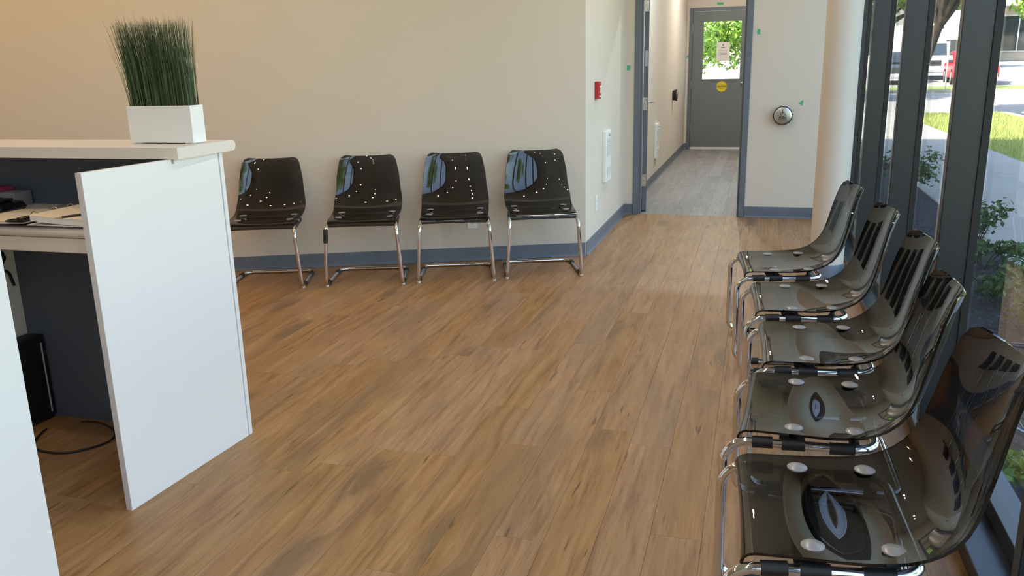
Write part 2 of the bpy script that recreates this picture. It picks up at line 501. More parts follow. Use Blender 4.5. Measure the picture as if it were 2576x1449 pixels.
# ------------------------------------------------------------------ storefront window
win = struct(empty('window_1', (XW, 0, 0)), 'black framed floor to ceiling shopfront window behind the chairs', 'window')
def wpart(name, bm, mat, **k):
    o = mesh_obj(name, bm, mat, win, **k); o.location = (-XW, 0, 0); return o
MY = [3.18 + 1.23 * k for k in range(-7, 4)]          # mullion centres along the wall
WT = 2.72
for k, y in enumerate(MY):
    bm = bmesh.new(); box(bm, XW, XG + .004, y - .018, y + .031, .06, WT, bevel=.0025, seg=1)
    wpart('mullion', bm, 'black_metal', smooth=True)
    bm = bmesh.new(); box(bm, XG - .020, XG + .004, y - .024, y - .018, .065, WT - .005); wpart('glazing_bead', bm, 'rubber')
y_end = YD
wpart('sill', B(XW - .012, XG + .09, -5, y_end, 0, .055, bevel=.003, seg=1), 'sill_metal')
wpart('bottom_rail', B(XG - .03, XG + .02, -5, y_end, .055, .11, bevel=.002, seg=1), 'black_metal')
wpart('top_rail', B(XW, XG + .06, -5, y_end, WT, WT + .08), 'black_metal')
wpart('header', B(XW, XG + .05, -5, y_end, WT + .08, CH), 'wall')
ys = [-5] + MY + [y_end]
for a, b in zip(ys, ys[1:]):
    wpart('pane', B(XG - .004, XG + .008, a + .02, b - .02, .10, WT + .01), 'glass')

# round column by the window
def column():
    bm = bmesh.new(); lathe(bm, [(0, .0), (.1055, 0), (.1055, CH), (0, CH)], 40)
    o = mesh_obj('column', bm, 'wall', smooth=True); o.location = (.461, 5.68, 0)
    struct(o, 'round white painted column in front of the window frame', 'column')
    bm = bmesh.new(); lathe(bm, [(.1055, .001), (.118, .001), (.1115, .012), (.1115, .096), (.1085, .1), (.1055, .1)], 40)
    mesh_obj('cove_base', bm, 'base', o, smooth=True)
column()

# ------------------------------------------------------------------ door frames and doors
def door_frame(name, x0, x1, y0, y1, ztop, label, face=.052):
    e = struct(empty(name, ((x0 + x1) / 2, y0, 0)), label, 'door frame')
    cx, cyy = (x0 + x1) / 2, y0
    def part(n, bm): 
        o = mesh_obj(n, bm, 'slate', e, smooth=True); o.location = (-cx, -cyy, 0)
    d = .012
    for xa, xb, st in ((x0, x0 + face, 1), (x1 - face, x1, -1)):
        part('jamb', B(xa, xb, y0 - d, y1 + d, 0, ztop, bevel=.003, seg=1))
        xs = xb if st > 0 else xa
        part('door_stop', B(min(xs, xs + .016 * st), max(xs, xs + .016 * st), y0 + .03, y0 + .085, 0, ztop - face - .016))
    part('head', B(x0 + face, x1 - face, y0 - d, y1 + d, ztop - face, ztop, bevel=.003, seg=1))
    return e
door_frame('door_1', -1.122, -.100, YD, YD + .15, 2.19, 'slate grey steel frame of the open doorway to the hall')

# open leaf swung against the hall wall, seen on its hinge edge
def open_leaf():
    ang = math.atan(.131)
    e = struct(empty('door_2', (-1.062, YD + .175, 0), ang), 'grey door leaf swung open, seen edge on with hinges and lever', 'door')
    W_, T_, H_ = .91, .044, 2.12
    mesh_obj('leaf', B(0, T_, 0, W_, .012, H_, bevel=.0015, seg=1), 'slate', e)
    for z in (.30, 1.02, 1.90):
        bm = bmesh.new(); box(bm, -.002, T_ - .006, -.0025, .0005, z - .057, z + .057, bevel=.001, seg=1)
        hg = mesh_obj('hinge', bm, 'steel', e)
        bm = bmesh.new(); tube(bm, [(-.008, -.004, z - .057), (-.008, -.004, z + .057)], .008, 10)
        mesh_obj('knuckle', bm, 'steel', hg, smooth=True)
        for dz in (-.038, 0, .038):
            bm = bmesh.new(); tube(bm, [(.018 + (.008 if dz else -.006), -.0022, z + dz), (.018 + (.008 if dz else -.006), -.0032, z + dz)], .004, 8)
            mesh_obj('screw', bm, 'print', hg)
    mesh_obj('edge_plate', B(.010, .034, -.002, .001, 1.36, 1.50), 'grille', e)
    # lever set
    bm = bmesh.new(); tube(bm, [(T_, W_ - .07, 1.0), (T_ + .008, W_ - .07, 1.0)], .033, 20)
    rs = mesh_obj('lever_rose', bm, 'steel', e, smooth=True)
    bm = bmesh.new(); tube(bm, fillet([(T_ + .006, W_ - .07, 1.0), (T_ + .055, W_ - .07, 1.0), (T_ + .057, W_ - .185, 1.0)], [0, .015, 0]), .0105, 12)
    mesh_obj('lever', bm, 'steel', rs, smooth=True)
open_leaf()

# exit door at the end of the hall
def exit_door():
    door_frame('door_3', -1.165, -.165, YE, YE + .15, 2.235, 'slate grey steel frame of the exit door')
    x0, x1, y0, y1, z0, z1 = -1.110, -.220, YE + .012, YE + .056, .035, 2.178
    e = struct(empty('door_4', (x0, y0, 0)), 'grey exit door with a tall glazed light and a yellow sticker', 'door')
    def part(n, bm, mat, sm=False, par=None):
        o = mesh_obj(n, bm, mat, par or e, smooth=sm)
        if par is None: o.location = (-x0, -y0, 0)
        return o
    wx0, wx1, wz0, wz1 = -.945, -.352, 1.125, 2.022
    part('leaf', boxes([(x0, x1, y0, y1, z0, wz0), (x0, x1, y0, y1, wz1, z1), (x0, wx0, y0, y1, wz0, wz1), (wx1, x1, y0, y1, wz0, wz1)]), 'door')
    f = .018
    for a in ((wx0 - f, wx1 + f, wz0 - f, wz0 + .004), (wx0 - f, wx1 + f, wz1 - .004, wz1 + f), (wx0 - f, wx0 + .004, wz0, wz1), (wx1 - .004, wx1 + f, wz0, wz1)):
        part('glazing_bead', B(a[0], a[1], y0 - .008, y0 + .002, a[2], a[3]), 'door')
    part('pane', B(wx0, wx1, y0 + .018, y0 + .026, wz0, wz1), 'glass')
    part('sweep', B(x0, x1, y0 - .006, y1, .004, .036), 'white_plastic')
    for z in (.35, 1.05, 1.92):
        bm = bmesh.new(); tube(bm, [(x0 - .004, y0 - .008, z - .055), (x0 - .004, y0 - .008, z + .055)], .008, 10)
        part('hinge', bm, 'steel', True)
    bm = bmesh.new(); box(bm, -.335, -.24, y0 - .05, y0 - .03, 1.05, 1.075, bevel=.004); box(bm, -.262, -.242, y0 - .04, y0, 1.052, 1.073)
    part('handle', bm, 'steel', True)
    # sticker with its print
    bm = bmesh.new(); lathe(bm, [(0, 0), (.083, 0), (.083, .0012), (0, .0012)], 36)
    st = mesh_obj('sticker', bm, 'yellow', e); st.location = (-.628 - x0, -.0015, 1.008); st.rotation_euler = (rad(90), 0, 0)
    st['label'] = 'round yellow sticker with dark print'
    text('sticker_print', 'CAUTION', .034, 'print', st, (0, .004, .0016), (0, 0, 0), .0003, bold=.0012)
    text('sticker_print', 'AUTOMATIC', .017, 'print', st, (0, .036, .0016), (0, 0, 0), .0003)
    text('sticker_print', 'DOOR', .02, 'print', st, (0, -.030, .0016), (0, 0, 0), .0003)
    # notice taped inside the glass
    px0, px1, pz0, pz1 = -.735, -.525, 1.405, 1.70
    pp = mesh_obj('notice', B(px0, px1, y0 + .0150, y0 + .0160, pz0, pz1), 'paper', e); pp.location = (-x0, -y0, 0)
    pp['label'] = 'white printed notice on the door glass'
    for k, (ww, zz, hh) in enumerate(((.022, 1.655, .03), (.06, 1.615, .016), (.14, 1.575, .006), (.15, 1.545, .005), (.13, 1.525, .005), (.15, 1.505, .005), (.10, 1.485, .005))):
        mesh_obj('print_line', B(-.63 - ww / 2, -.63 + ww / 2, y0 + .0145, y0 + .0151, zz - hh / 2, zz + hh / 2), 'greyfolder', pp)
exit_door()

# ------------------------------------------------------------------ wall fittings
def on_wall(name, x, y, z, nx, ny, label, cat):
    """empty on a wall whose local +Y points into the room"""
    e = empty(name, (x, y, z), math.atan2(-nx, ny)); tag(e, label, cat); return e
# alarm pull box
e = on_wall('fire_alarm', XH, 6.40, 1.194, 1, 0, 'red fire alarm pull box on the pale side wall', 'fire alarm')
mesh_obj('housing', B(-.044, .044, 0, .030, -.065, .065, bevel=.004), 'red', e)
mesh_obj('front_plate', B(-.040, .040, .030, .034, -.058, .060, bevel=.003), 'red', e)
bm = bmesh.new(); box(bm, -.026, .026, .033, .043, .020, .034, bevel=.003); box(bm, -.008, .008, .033, .041, -.022, .022, bevel=.003)
mesh_obj('handle', bm, 'white_plastic', e)
mesh_obj('print_band', B(-.026, .026, .0335, .0345, -.050, -.040), 'white_plastic', e)
# wall heater
def heater(name, y, z0, z1, wdt, label):
    e = on_wall(name, XH, y, z0, 1, 0, label, 'heater')
    h = z1 - z0
    mesh_obj('housing', B(-wdt / 2, wdt / 2, 0, .030, 0, h, bevel=.004), 'white_plastic', e)
    for a, b in ((.50 * h, .86 * h), (.10 * h, .30 * h)):
        g = mesh_obj('grille', B(-wdt * .36, wdt * .36, .0295, .0315, a, b), 'grille', e)
        n = int((b - a) / .016)
        for i in range(n):
            zz = a + (i + .5) * (b - a) / n
            mesh_obj('louvre', B(-wdt * .35, wdt * .35, .031, .036, zz - .0035, zz + .0035), 'white_plastic', g)
    bm = bmesh.new(); tube(bm, [(0, .029, .92 * h), (0, .044, .92 * h)], .011, 14); mesh_obj('knob', bm, 'grille', e, smooth=True)
heater('wall_heater', 6.825, .455, .865, .24, 'white wall heater with louvred grilles below the red alarm box')
heater('wall_heater', 10.30, .28, .69, .24, 'white wall heater on the hall wall past the open door')
def outlet(x, y, z, nx, ny, label):
    e = on_wall('outlet_plate', x, y, z, nx, ny, label, 'outlet')
    mesh_obj('plate', B(-.036, .036, 0, .006, -.058, .058, bevel=.002), 'white_plastic', e)
    for s in (-1, 1):
        r = mesh_obj('receptacle', B(-.017, .017, .006, .0085, s * .02 - .014, s * .02 + .014, bevel=.002), 'white_plastic', e)
        for q in (-.006, .006):
            mesh_obj('slot', B(q - .0012, q + .0012, .0084, .0088, s * .02 - .004, s * .02 + .006), 'print', r)
outlet(XH, 6.425, .33, 1, 0, 'white outlet plate low on the wall under the red alarm box')
pw = A - wd * .84
outlet(pw.x, pw.y, .30, wnrm.x, wnrm.y, 'white outlet plate on the wall half hidden behind the chair seat')

# accessible push button on the door wall
def push_button(name, x, y, z, nx, ny, label, s=1.0, face=True):
    e = on_wall(name, x, y, z, nx, ny, label, 'push button')
    def lay_(prof, mat, nm):
        bm = bmesh.new(); lathe(bm, prof, 40)
        for v in bm.verts: v.co = Vector((v.co.x, v.co.z, v.co.y))
        return mesh_obj(nm, bm, mat, e, smooth=True)
    lay_([(0, 0), (.066 * s, 0), (.071 * s, .030), (.076 * s, .046), (.080 * s, .050), (.0815 * s, .056), (.079 * s, .060), (0, .060)], 'rubber', 'body')
    pl = lay_([(.0735 * s, .058), (.0735 * s, .063), (.069 * s, .0672), (.062 * s, .069), (0, .0695)], 'steel', 'plate')
    if face:
        # wheelchair sign: head, body, wheel, legs
        R90 = (rad(90), 0, rad(180))
        yo = .0698
        bm = bmesh.new(); tube(bm, [(.004, yo, .050), (.004, yo + .0006, .050)], .0055, 16)
        mesh_obj('symbol_head', bm, 'print', pl)
        bm = bmesh.new()
        def flat(pts, w2):
            for (a, b), (c, d) in zip(pts, pts[1:]):
                v = Vector((c - a, 0, d - b)); L = v.length; v.normalize(); n = Vector((-v.z, 0, v.x)) * w2
                P = [Vector((a, yo, b)) - v * w2 * .5, Vector((c, yo, d)) + v * w2 * .5]
                q = [P[0] - n, P[1] - n, P[1] + n, P[0] + n]
                lo = [bm.verts.new(p) for p in q]; hi = [bm.verts.new(p + Vector((0, .0006, 0))) for p in q]
                bm.faces.new(lo); bm.faces.new(hi[::-1])
                for i in range(4): bm.faces.new((lo[i], lo[(i + 1) % 4], hi[(i + 1) % 4], hi[i]))
        # local x is mirrored as seen from the room
        flat([(.003, .043), (.001, .020), (-.014, .020), (-.022, .004), (-.028, .007)], .0022)
        flat([(.002, .033), (-.012, .033)], .0018)
        arc = [(.003 + .0165 * math.cos(t), .014 + .0165 * math.sin(t)) for t in [rad(a) for a in range(65, 335, 18)]]
        arc = [(.003 - (a - .003) * -1, b) for a, b in arc]
        arc = [(.003 + .0165 * math.cos(rad(a)), .014 + .0165 * math.sin(rad(a))) for a in range(110, -160, -18)]
        flat(arc, .002)
        mesh_obj('wheelchair_symbol', bm, 'print', pl)
        text('push_lettering', 'PUSH', .026, 'print', pl, (0, yo + .0004, -.017), R90, .0003, bold=.0013)
        text('push_lettering', 'TO OPEN', .0165, 'print', pl, (0, yo + .0004, -.035), R90, .0003, bold=.0004)
push_button('push_button', .188, YD, .916, 0, -1, 'round steel push button with wheelchair sign on the door wall')
push_button('push_button', XH, 12.25, .95, 1, 0, 'round black sided push button seen side on in the hall', 1.0, False)

def tape(x, y, z, nx, ny, pts, label, depth=.0006):
    e = prism([(a, b) for a, b in pts], 0, depth, 'y')
    o = mesh_obj('painters_tape', e, 'tape'); o.location = (x, y, z); o.rotation_euler = (0, 0, math.atan2(-nx, ny))
    tag(o, label, 'tape', 'bits of green tape on the walls')
sq = [(-.016, -.022), (.016, -.02), (.015, .022), (-.016, .021)]
tape(-1.178, YD - .001, 1.349, 0, -1, sq, 'green tape square between wall corner and door frame')
tape(-.050, YD - .001, 1.631, 0, -1, [(-.013, -.024), (.014, -.022), (.012, .023), (.002, .018), (-.012, .022)], 'green tape square high beside the doorway')
tape(.338, YD - .001, 1.024, 0, -1, [(.022, -.004), (-.004, -.027), (-.012, -.022), (-.016, .024)], 'green tape scrap above the push button')
tape(-1.183, YE - .001, 1.49, 0, -1, [(-.014, -.02), (.012, -.026), (.016, .012), (-.010, .024)], 'green tape bit left of the exit door frame')
tape(-.70, YE - .001, 2.285, 0, -1, [(-.05, -.02), (.05, -.016), (.045, .022), (-.05, .018)], 'green tape strip above the exit door')

# ------------------------------------------------------------------ downlights
def downlight(x, y, col, watts, label, zc=CH):
    e = empty('downlight', (x, y, zc)); tag(e, label, 'ceiling light', 'ceiling downlights')
    bm = bmesh.new(); lathe(bm, [(.052, .0), (.075, -.002), (.078, -.006), (.070, -.008), (.052, -.004)], 28)
    mesh_obj('trim_ring', bm, 'white_plastic', e, smooth=True)
    bm = bmesh.new(); lathe(bm, [(0, -.001), (.053, -.001), (.053, -.003), (0, -.003)], 24)
    mesh_obj('lens', bm, 'ceiling', e)
    ld = bpy.data.lights.new('lamp', 'AREA'); ld.shape = 'DISK'; ld.size = .07; ld.energy = watts; ld.color = col; ld.spread = rad(178)
    lo = bpy.data.objects.new('lamp', ld); COL.objects.link(lo); lo.parent = e; lo.location = (0, 0, -.012)
WARM = (1, .54, .20); NEUT = (1, .91, .80); COOL = (.84, .95, 1)
names = ['second', 'third', 'fourth', 'fifth', 'sixth', 'seventh', 'eighth']
for i, y in enumerate((6.6, 5.2, 3.8, 2.4, 1.0, -.4, -1.8)):
    downlight(-.45, y, NEUT, POT_W * .72, 'downlight nearest the doorway in the row by the window' if i == 0 else '%s downlight from the doorway in the row by the window' % names[i - 1])
for i, y in enumerate((4.2, 2.8, 1.4, 0, -1.4)):
    downlight(-2.5, y, NEUT, POT_W * .55, 'downlight nearest the four chairs in the middle row' if i == 0 else '%s downlight from the four chairs in the middle row' % names[i - 1])
for i in range(7):
    q = Vector((-3.45, 4.05)) - wd * .62 * i
    downlight(q.x, q.y, WARM, POT_W * .40, 'warm downlight over the desk, nearest the four chairs' if i == 0 else '%s warm downlight over the desk' % names[i - 1])
for i, y in enumerate((9.2, 12.4)):
    downlight(-.42, y, COOL if i == 0 else (1, .96, .88), POT_W * 3.3, 'hall downlight near the open door' if i == 0 else 'hall downlight near the exit door')

# ------------------------------------------------------------------ chairs
EDGE = [(-.003, .402), (-.006, .412), (-.006, .424), (-.001, .436), (.009, .4435), (.022, .4472), (.045, .4485), (.09, .4492), (.14, .450), (.19, .4515), (.235, .454), (.272, .4585),
        (.303, .466), (.33, .477), (.353, .491), (.373, .509), (.390, .532), (.403, .560), (.414, .595), (.424, .635), (.434, .68), (.444, .722), (.454, .76), (.464, .79), (.474, .812), (.482, .822)]
EDGE = [(d, z - .008 - .004 * max(0, (z - .5) / .32)) for d, z in EDGE]
def interp(tbl, t):
    for (a, va), (b, vb) in zip(tbl, tbl[1:]):
        if t <= b: 
            k = (t - a) / (b - a); k = k * k * (3 - 2 * k); return va + (vb - va) * k
    return tbl[-1][1]
def shell_mesh():
    nv = len(EDGE); NU = 28; TH = .0062
    # arc length
    s = [0]
    for (a, b), (c, d) in zip(EDGE, EDGE[1:]): s.append(s[-1] + math.hypot(c - a, d - b))
    L = s[-1]
    P = []
    for i in range(nv):
        a = EDGE[max(0, i - 1)]; b = EDGE[min(nv - 1, i + 1)]
        t = Vector((b[0] - a[0], b[1] - a[1])).normalized()
        n = Vector((-t.y, t.x))                        # up on the seat, forward on the back
        q = s[i] / L
        W = interp([(0, .440), (.15, .448), (.42, .462), (.55, .466), (.75, .434), (1, .384)], q)
        D = interp([(0, .006), (.2, .010), (.40, .022), (.60, .045), (.85, .046), (1, .042)], q)
        # rounded corners at both ends
        for e_, R, f_ in ((s[i], .03, .4), (L - s[i], .05, .8)):
            if e_ < R: W -= 2 * (R - math.sqrt(max(0, R * R - (R - e_) ** 2))) * f_
        row = []
        for j in range(NU + 1):
            u = -1 + 2 * j / NU
            u = math.sin(u * math.pi / 2) * .35 + u * .65
            off = D * (abs(u) ** 2.1 - 1)
            lift = .018 * (1 - u * u) * max(0, (q - .6) / .4) ** 2
            row.append(Vector((u * W / 2, EDGE[i][0] + n.x * off + lift * .3, EDGE[i][1] + n.y * off + lift)))
        P.append(row)
    bm = bmesh.new()
    def nrm(i, j):
        du = P[i][min(NU, j + 1)] - P[i][max(0, j - 1)]; dv = P[min(nv - 1, i + 1)][j] - P[max(0, i - 1)][j]
        return du.cross(dv).normalized()
    top = [[bm.verts.new(P[i][j]) for j in range(NU + 1)] for i in range(nv)]
    bot = [[bm.verts.new(P[i][j] - nrm(i, j) * TH) for j in range(NU + 1)] for i in range(nv)]
    for i in range(nv - 1):
        for j in range(NU):
            bm.faces.new((top[i][j], top[i][j + 1], top[i + 1][j + 1], top[i + 1][j]))
            bm.faces.new((bot[i][j], bot[i + 1][j], bot[i + 1][j + 1], bot[i][j + 1]))
    ring = [(0, j) for j in range(NU)] + [(i, NU) for i in range(nv - 1)] + [(nv - 1, j) for j in range(NU, 0, -1)] + [(i, 0) for i in range(nv - 1, 0, -1)]
    for a, b in zip(ring, ring[1:] + ring[:1]):
        f = bm.faces.new((top[a[0]][a[1]], bot[a[0]][a[1]], bot[b[0]][b[1]], top[b[0]][b[1]])); f.material_index = 1
    return bm, P
def make_chair():
    e = empty('cantilever_chair')
    bm, P = shell_mesh()
    sh = mesh_obj('shell', bm, ['smoke', 'smoke_edge'], e, smooth='all')
    sh.data.set_sharp_from_angle(angle=rad(50))
    tr = .0122
    zt = .405
    pts = [(.238, .448, tr), (.252, -.034, tr), (.226, -.038, zt), (.200, .335, zt + .004), (-.200, .335, zt + .004), (-.226, -.038, zt), (-.252, -.034, tr), (-.238, .448, tr)]
    bm = bmesh.new()
    tube(bm, fillet(pts, [.06, .052, .062, .055, .055, .062, .052, .06], True, 9), tr, 14, True)
    mesh_obj('frame', bm, 'chrome', e, smooth='all')
    for s in (-1, 1):
        def on_rail(d):                      # x of the seat rail at depth d
            k = (d + .038) / .373; return s * (.226 + (.200 - .226) * k)
        for a, b in ((.034, .085), (.108, .165), (.225, .285)):
            bm = bmesh.new(); tube(bm, [(on_rail(a), a, zt + .0012), (on_rail(b), b, zt + .003)], .0155, 14)
            mesh_obj('clamp_sleeve', bm, 'rubber', e, smooth=True)
        for d, zz in ((.135, .4392), (.285, .4465)):
            x = s * .172
            bm = bmesh.new(); box(bm, min(x - s * .014, s * .212), max(x - s * .014, s * .212), d - .013, d + .013, zt - .004, zt + .012, bevel=.004)
            mesh_obj('bracket', bm, 'rubber', e, smooth=True)
            bm = bmesh.new(); lathe(bm, [(0, zt), (.009, zt), (.009, zz - .004), (0, zz - .004)], 12)
            o = mesh_obj('bolt', bm, 'rubber', e, smooth=True); o.location = (x, d, 0)
            bm = bmesh.new(); lathe(bm, [(.0235, zz - .0035), (.0235, zz - .001), (.0215, zz + .0006), (0, zz + .0012)], 24)
            o = mesh_obj('bolt_cap', bm, 'cap', e, smooth=True); o.location = (x, d, 0)
            o['label'] = 'pale round cap on the seat'
        # runner clips and front glides
        for a, b in ((.03, .075), (.33, .37)):
            xa = s * (.252 - .014 * (a + .034) / .48); xb = s * (.252 - .014 * (b + .034) / .48)
            bm = bmesh.new(); tube(bm, [(xa, a, tr + .002), (xb, b, tr + .002)], .0150, 12)
            mesh_obj('runner_clip', bm, 'rubber', e, smooth=True)
        bm = bmesh.new(); lathe(bm, [(0, .0), (.010, 0), (.012, .004), (.012, .012), (0, .012)], 14)
        o = mesh_obj('glide', bm, 'glide', e, smooth=True); o.location = (s * .2515, -.006, 0)
    # clear cross brace under the seat
    bm = bmesh.new(); box(bm, -.20, .20, .10, .165, zt - .006, zt - .001, bevel=.002, seg=1)
    mesh_obj('cross_brace', bm, 'rubber', e)
    return e
proto = make_chair()
def back(th): return Vector((-math.sin(th), math.cos(th)))
spots = []
for (mx, my, a), lab in zip(((-3.085, 4.676, 19), (-2.466, 4.896, 18), (-1.9036, 5.112, 18.5), (-1.362, 5.348, 20.5)),
        ('smoked clear chair against the wall, half hidden by the white desk panel',
         'smoked clear chair against the wall with a black sleeve on its front leg',
         'smoked clear chair against the wall in front of the outlet plate',
         'smoked clear chair against the wall, nearest the wall corner with the alarm')):
    th = rad(a); p = Vector((mx, my)) + back(th) * (.036 - .07)
    spots.append((p.x, p.y, th, lab, 'smoked chairs along the beige wall'))
for (mx, my, a), lab in zip(((-.051, 4.117, -84.5), (.012, 3.483, -86.8), (.044, 2.891, -88.3), (0, 2.335, -93.0), (.000, 1.745, -87.1)),
        ('smoked clear chair by the window, nearest the round column',
         'second smoked clear chair by the window from the round column',
         'third smoked clear chair by the window from the round column, middle of five',
         'fourth smoked clear chair by the window from the round column',
         'smoked clear chair by the window, closest to the viewer')):
    spots.append((mx, my, rad(a), lab, 'smoked chairs along the window'))
for i, (x, y, th, lab, grp) in enumerate(spots):
    o = proto if i == 0 else copy_tree(proto)
    o.location = (x, y, 0); o.rotation_euler = (0, 0, th); tag(o, lab, 'chair', grp)
    if i == 1:
        bm = bmesh.new(); tube(bm, [(-.2333, -.0372, .300), (-.2277, -.0378, .388)], .0150, 14)
        s_ = mesh_obj('leg_sleeve', bm, 'rubber', o, smooth=True); s_['label'] = 'black rubber sleeve on the front leg'

# ------------------------------------------------------------------ reception desk
DX = -1.885
desk = tag(empty('reception_desk', (DX, 2.0, 0)), 'white reception desk with a tall end panel and charcoal kneehole', 'desk')
def dpart(name, bm, mat, **k):
    o = mesh_obj(name, bm, mat, desk, **k); o.location = (-DX, -2.0, 0); return o
ep = mesh_obj('end_panel', prism([(0, 0), (.606, 0), (.606, 1.10), (.385, 1.10), (.385, 1.085), (.372, 1.085), (.372, 1.10), (0, 1.10)], -.022, 0, 'x'), 'laminate', desk)
ep.location = (-.019, 0, 0); ep.rotation_euler = (0, 0, rad(-3.7))
mesh_obj('edge_band', B(-.0223, .0001, -.0012, .0002, 0, 1.10), 'edge', ep)
dpart('corner_strip', B(DX - .08, DX + .0215, 2.610, 2.630, 0, 1.10), 'laminate')
dpart('front_panel', B(DX - 3.2, DX - .082, 2.610, 2.630, 0, 1.10), 'laminate')
dpart('modesty_panel', B(DX - 3.2, DX - .003, 2.590, 2.607, 0, 1.10), 'navy')
pt = dpart('partition', B(-2.875, -2.857, 2.17, 2.589, 0, .86), 'laminate')
bm = bmesh.new(); tube(bm, [(-2.857, 2.52, .69), (-2.855, 2.52, .69)], .03, 20); mesh_obj('cable_hole', bm, 'rubber', pt)
bm = bmesh.new(); tube(bm, fillet([(-2.852, 2.40, .63), (-2.845, 2.46, .645), (-2.845, 2.54, .635), (-2.845, 2.555, .57)], [0, .03, .03, 0]), .006, 8); mesh_obj('cable_hook', bm, 'rubber', pt, smooth=True)
# transaction shelf with a bullnose end
def bullnose(y0, y1, z0, z1, seg=8, near=False):
    r = (z1 - z0) / 2; c = (z0 + z1) / 2
    pts = [(y0, z0), (y1 - r, z0)] + [(y1 - r + r * math.sin(t), c - r * math.cos(t)) for t in [math.pi * k / seg for k in range(1, seg)]] + [(y1 - r, z1), (y0, z1)]
    return pts
sh = mesh_obj('transaction_shelf', prism(bullnose(2.372, 2.70, 1.101, 1.139), DX - 3.2, -1.852, 'x'), 'worktop')
tag(sh, 'cream raised transaction shelf carrying the planter', 'shelf')
wt = empty('desk_worktop', (DX - .1, 2.2, .86)); tag(wt, 'cream desk worktop with a rounded front edge, covered in papers', 'worktop')
pts = [(2.589, .862), (2.165 + .018, .862)] + [(2.183 - .019 * math.sin(t), .881 - .019 * math.cos(t)) for t in [math.pi * k / 8 for k in range(1, 8)]] + [(2.183, .900), (2.589, .900)]
o = mesh_obj('slab', prism(pts, -5.0, DX - .0225, 'x'), 'worktop', wt); o.location = -wt.location
o = mesh_obj('apron', B(-5.0, DX - .0225, 2.176, 2.196, .812, .861, bevel=.002, seg=1), 'worktop', wt); o.location = -wt.location
# near side cabinet
cb = empty('side_cabinet', (-1.6, 1.418, 0), rad(-14)); tag(cb, 'white side panel of a near cabinet at the lower left edge of the picture', 'cabinet')
def cpart(n, bm, mat):
    o = mesh_obj(n, bm, mat, cb); o.location = (1.6, -1.418, 0)
cpart('end_panel', B(-1.618, -1.6, .55, 1.418, 0, 1.10), 'laminate')
cpart('body', B(-2.20, -1.619, .57, 1.40, .06, 1.08), 'laminate')
cpart('plinth', B(-2.18, -1.63, .59, 1.38, 0, .06), 'navy')
cpart('top', B(-2.21, -1.595, .54, 1.425, 1.101, 1.13, bevel=.003), 'laminate')

# planter with grass
pl = empty('potted_grass', (-2.02, 2.548, 1.139)); tag(pl, 'artificial green grass in a white rectangular planter on the desk shelf', 'plant')
bm = bmesh.new()
w2, d2, h = .1305, .036, .131
outer = [(-w2, -d2), (w2, -d2), (w2, d2), (-w2, d2)]
for zz, (ox, oy), flip in ((0, (0, 0), 0),): pass
def ringv(sx, sy, z): return [bm.verts.new((a * sx, b * sy, z)) for a, b in ((-1, -1), (1, -1), (1, 1), (-1, 1))]
r0 = ringv(w2, d2, .004); r1 = ringv(w2, d2, h); r2 = ringv(w2 - .004, d2 - .004, h); r3 = ringv(w2 - .004, d2 - .004, h - .02)
for a, b in ((r0, r1), (r1, r2), (r2, r3)):
    for i in range(4): bm.faces.new((a[i], a[(i + 1) % 4], b[(i + 1) % 4], b[i]))
bm.faces.new(r0[::-1])
mesh_obj('planter_box', bm, 'planter', pl)
mesh_obj('soil', B(-w2 + .004, w2 - .004, -d2 + .004, d2 - .004, h - .03, h - .018), 'soil', pl)
for sx in (-1, 1):
    mesh_obj('foot', B(sx * .105 - .014, sx * .105 + .014, -d2 + .006, d2 - .006, 0, .004), 'planter', pl)
def blades(n):
    V, F = [], []
    rng = random.Random(11)
    for i in range(n):
        bx = rng.uniform(-w2 + .006, w2 - .006); by = rng.uniform(-d2 + .006, d2 - .006)
        k = bx / w2
        L = rng.gauss(.300, .010) if rng.random() < .75 else rng.uniform(.20, .29)
        if rng.random() < .3: L += rng.uniform(0, .014)
        lean = -.020 + .016 * k * (1.3 if k > 0 else 1) + rng.gauss(0, .012) + (rng.gauss(0, .02) if rng.random() < .1 else 0)
        leany = rng.gauss(0, .012) + by * .25
        w_ = rng.uniform(.0008, .0013)
        a = rng.uniform(0, math.pi)
        cx, cy_ = math.cos(a) * w_, math.sin(a) * w_
        base = len(V); S = 5
        for q in range(S + 1):
            t = q / S; tw = 1 - .75 * t * t
            x = bx + lean * t ** 1.6; y = by + leany * t ** 1.5; z = h - .02 + (L - h + .125) * t * 1.0
            V.append((x - cx * tw, y - cy_ * tw, z)); V.append((x + cx * tw, y + cy_ * tw, z)); V.append((x + cy_ * tw * .8, y - cx * tw * .8, z))
        for q in range(S):
            b = base + q * 3
            for (m, n_) in ((0, 1), (1, 2), (2, 0)): F.append((b + m, b + n_, b + n_ + 3, b + m + 3))
    return V, F
V, F = blades(950)
g = raw('grass_blades', V, F, 'blade', pl); g['kind'] = 'stuff'

# things on the worktop (all stand on z = .90)
ZT = .9003
def thing_box(name, x, y, z, sx, sy, sz, rz, mat, label, cat, bevel=.0, group=None):
    o = mesh_obj(name, B(-sx / 2, sx / 2, -sy / 2, sy / 2, 0, sz, bevel=bevel, seg=2), mat, smooth=bool(bevel)); o.location = (x, y, z); o.rotation_euler = (0, 0, rz)
    return tag(o, label, cat, group)
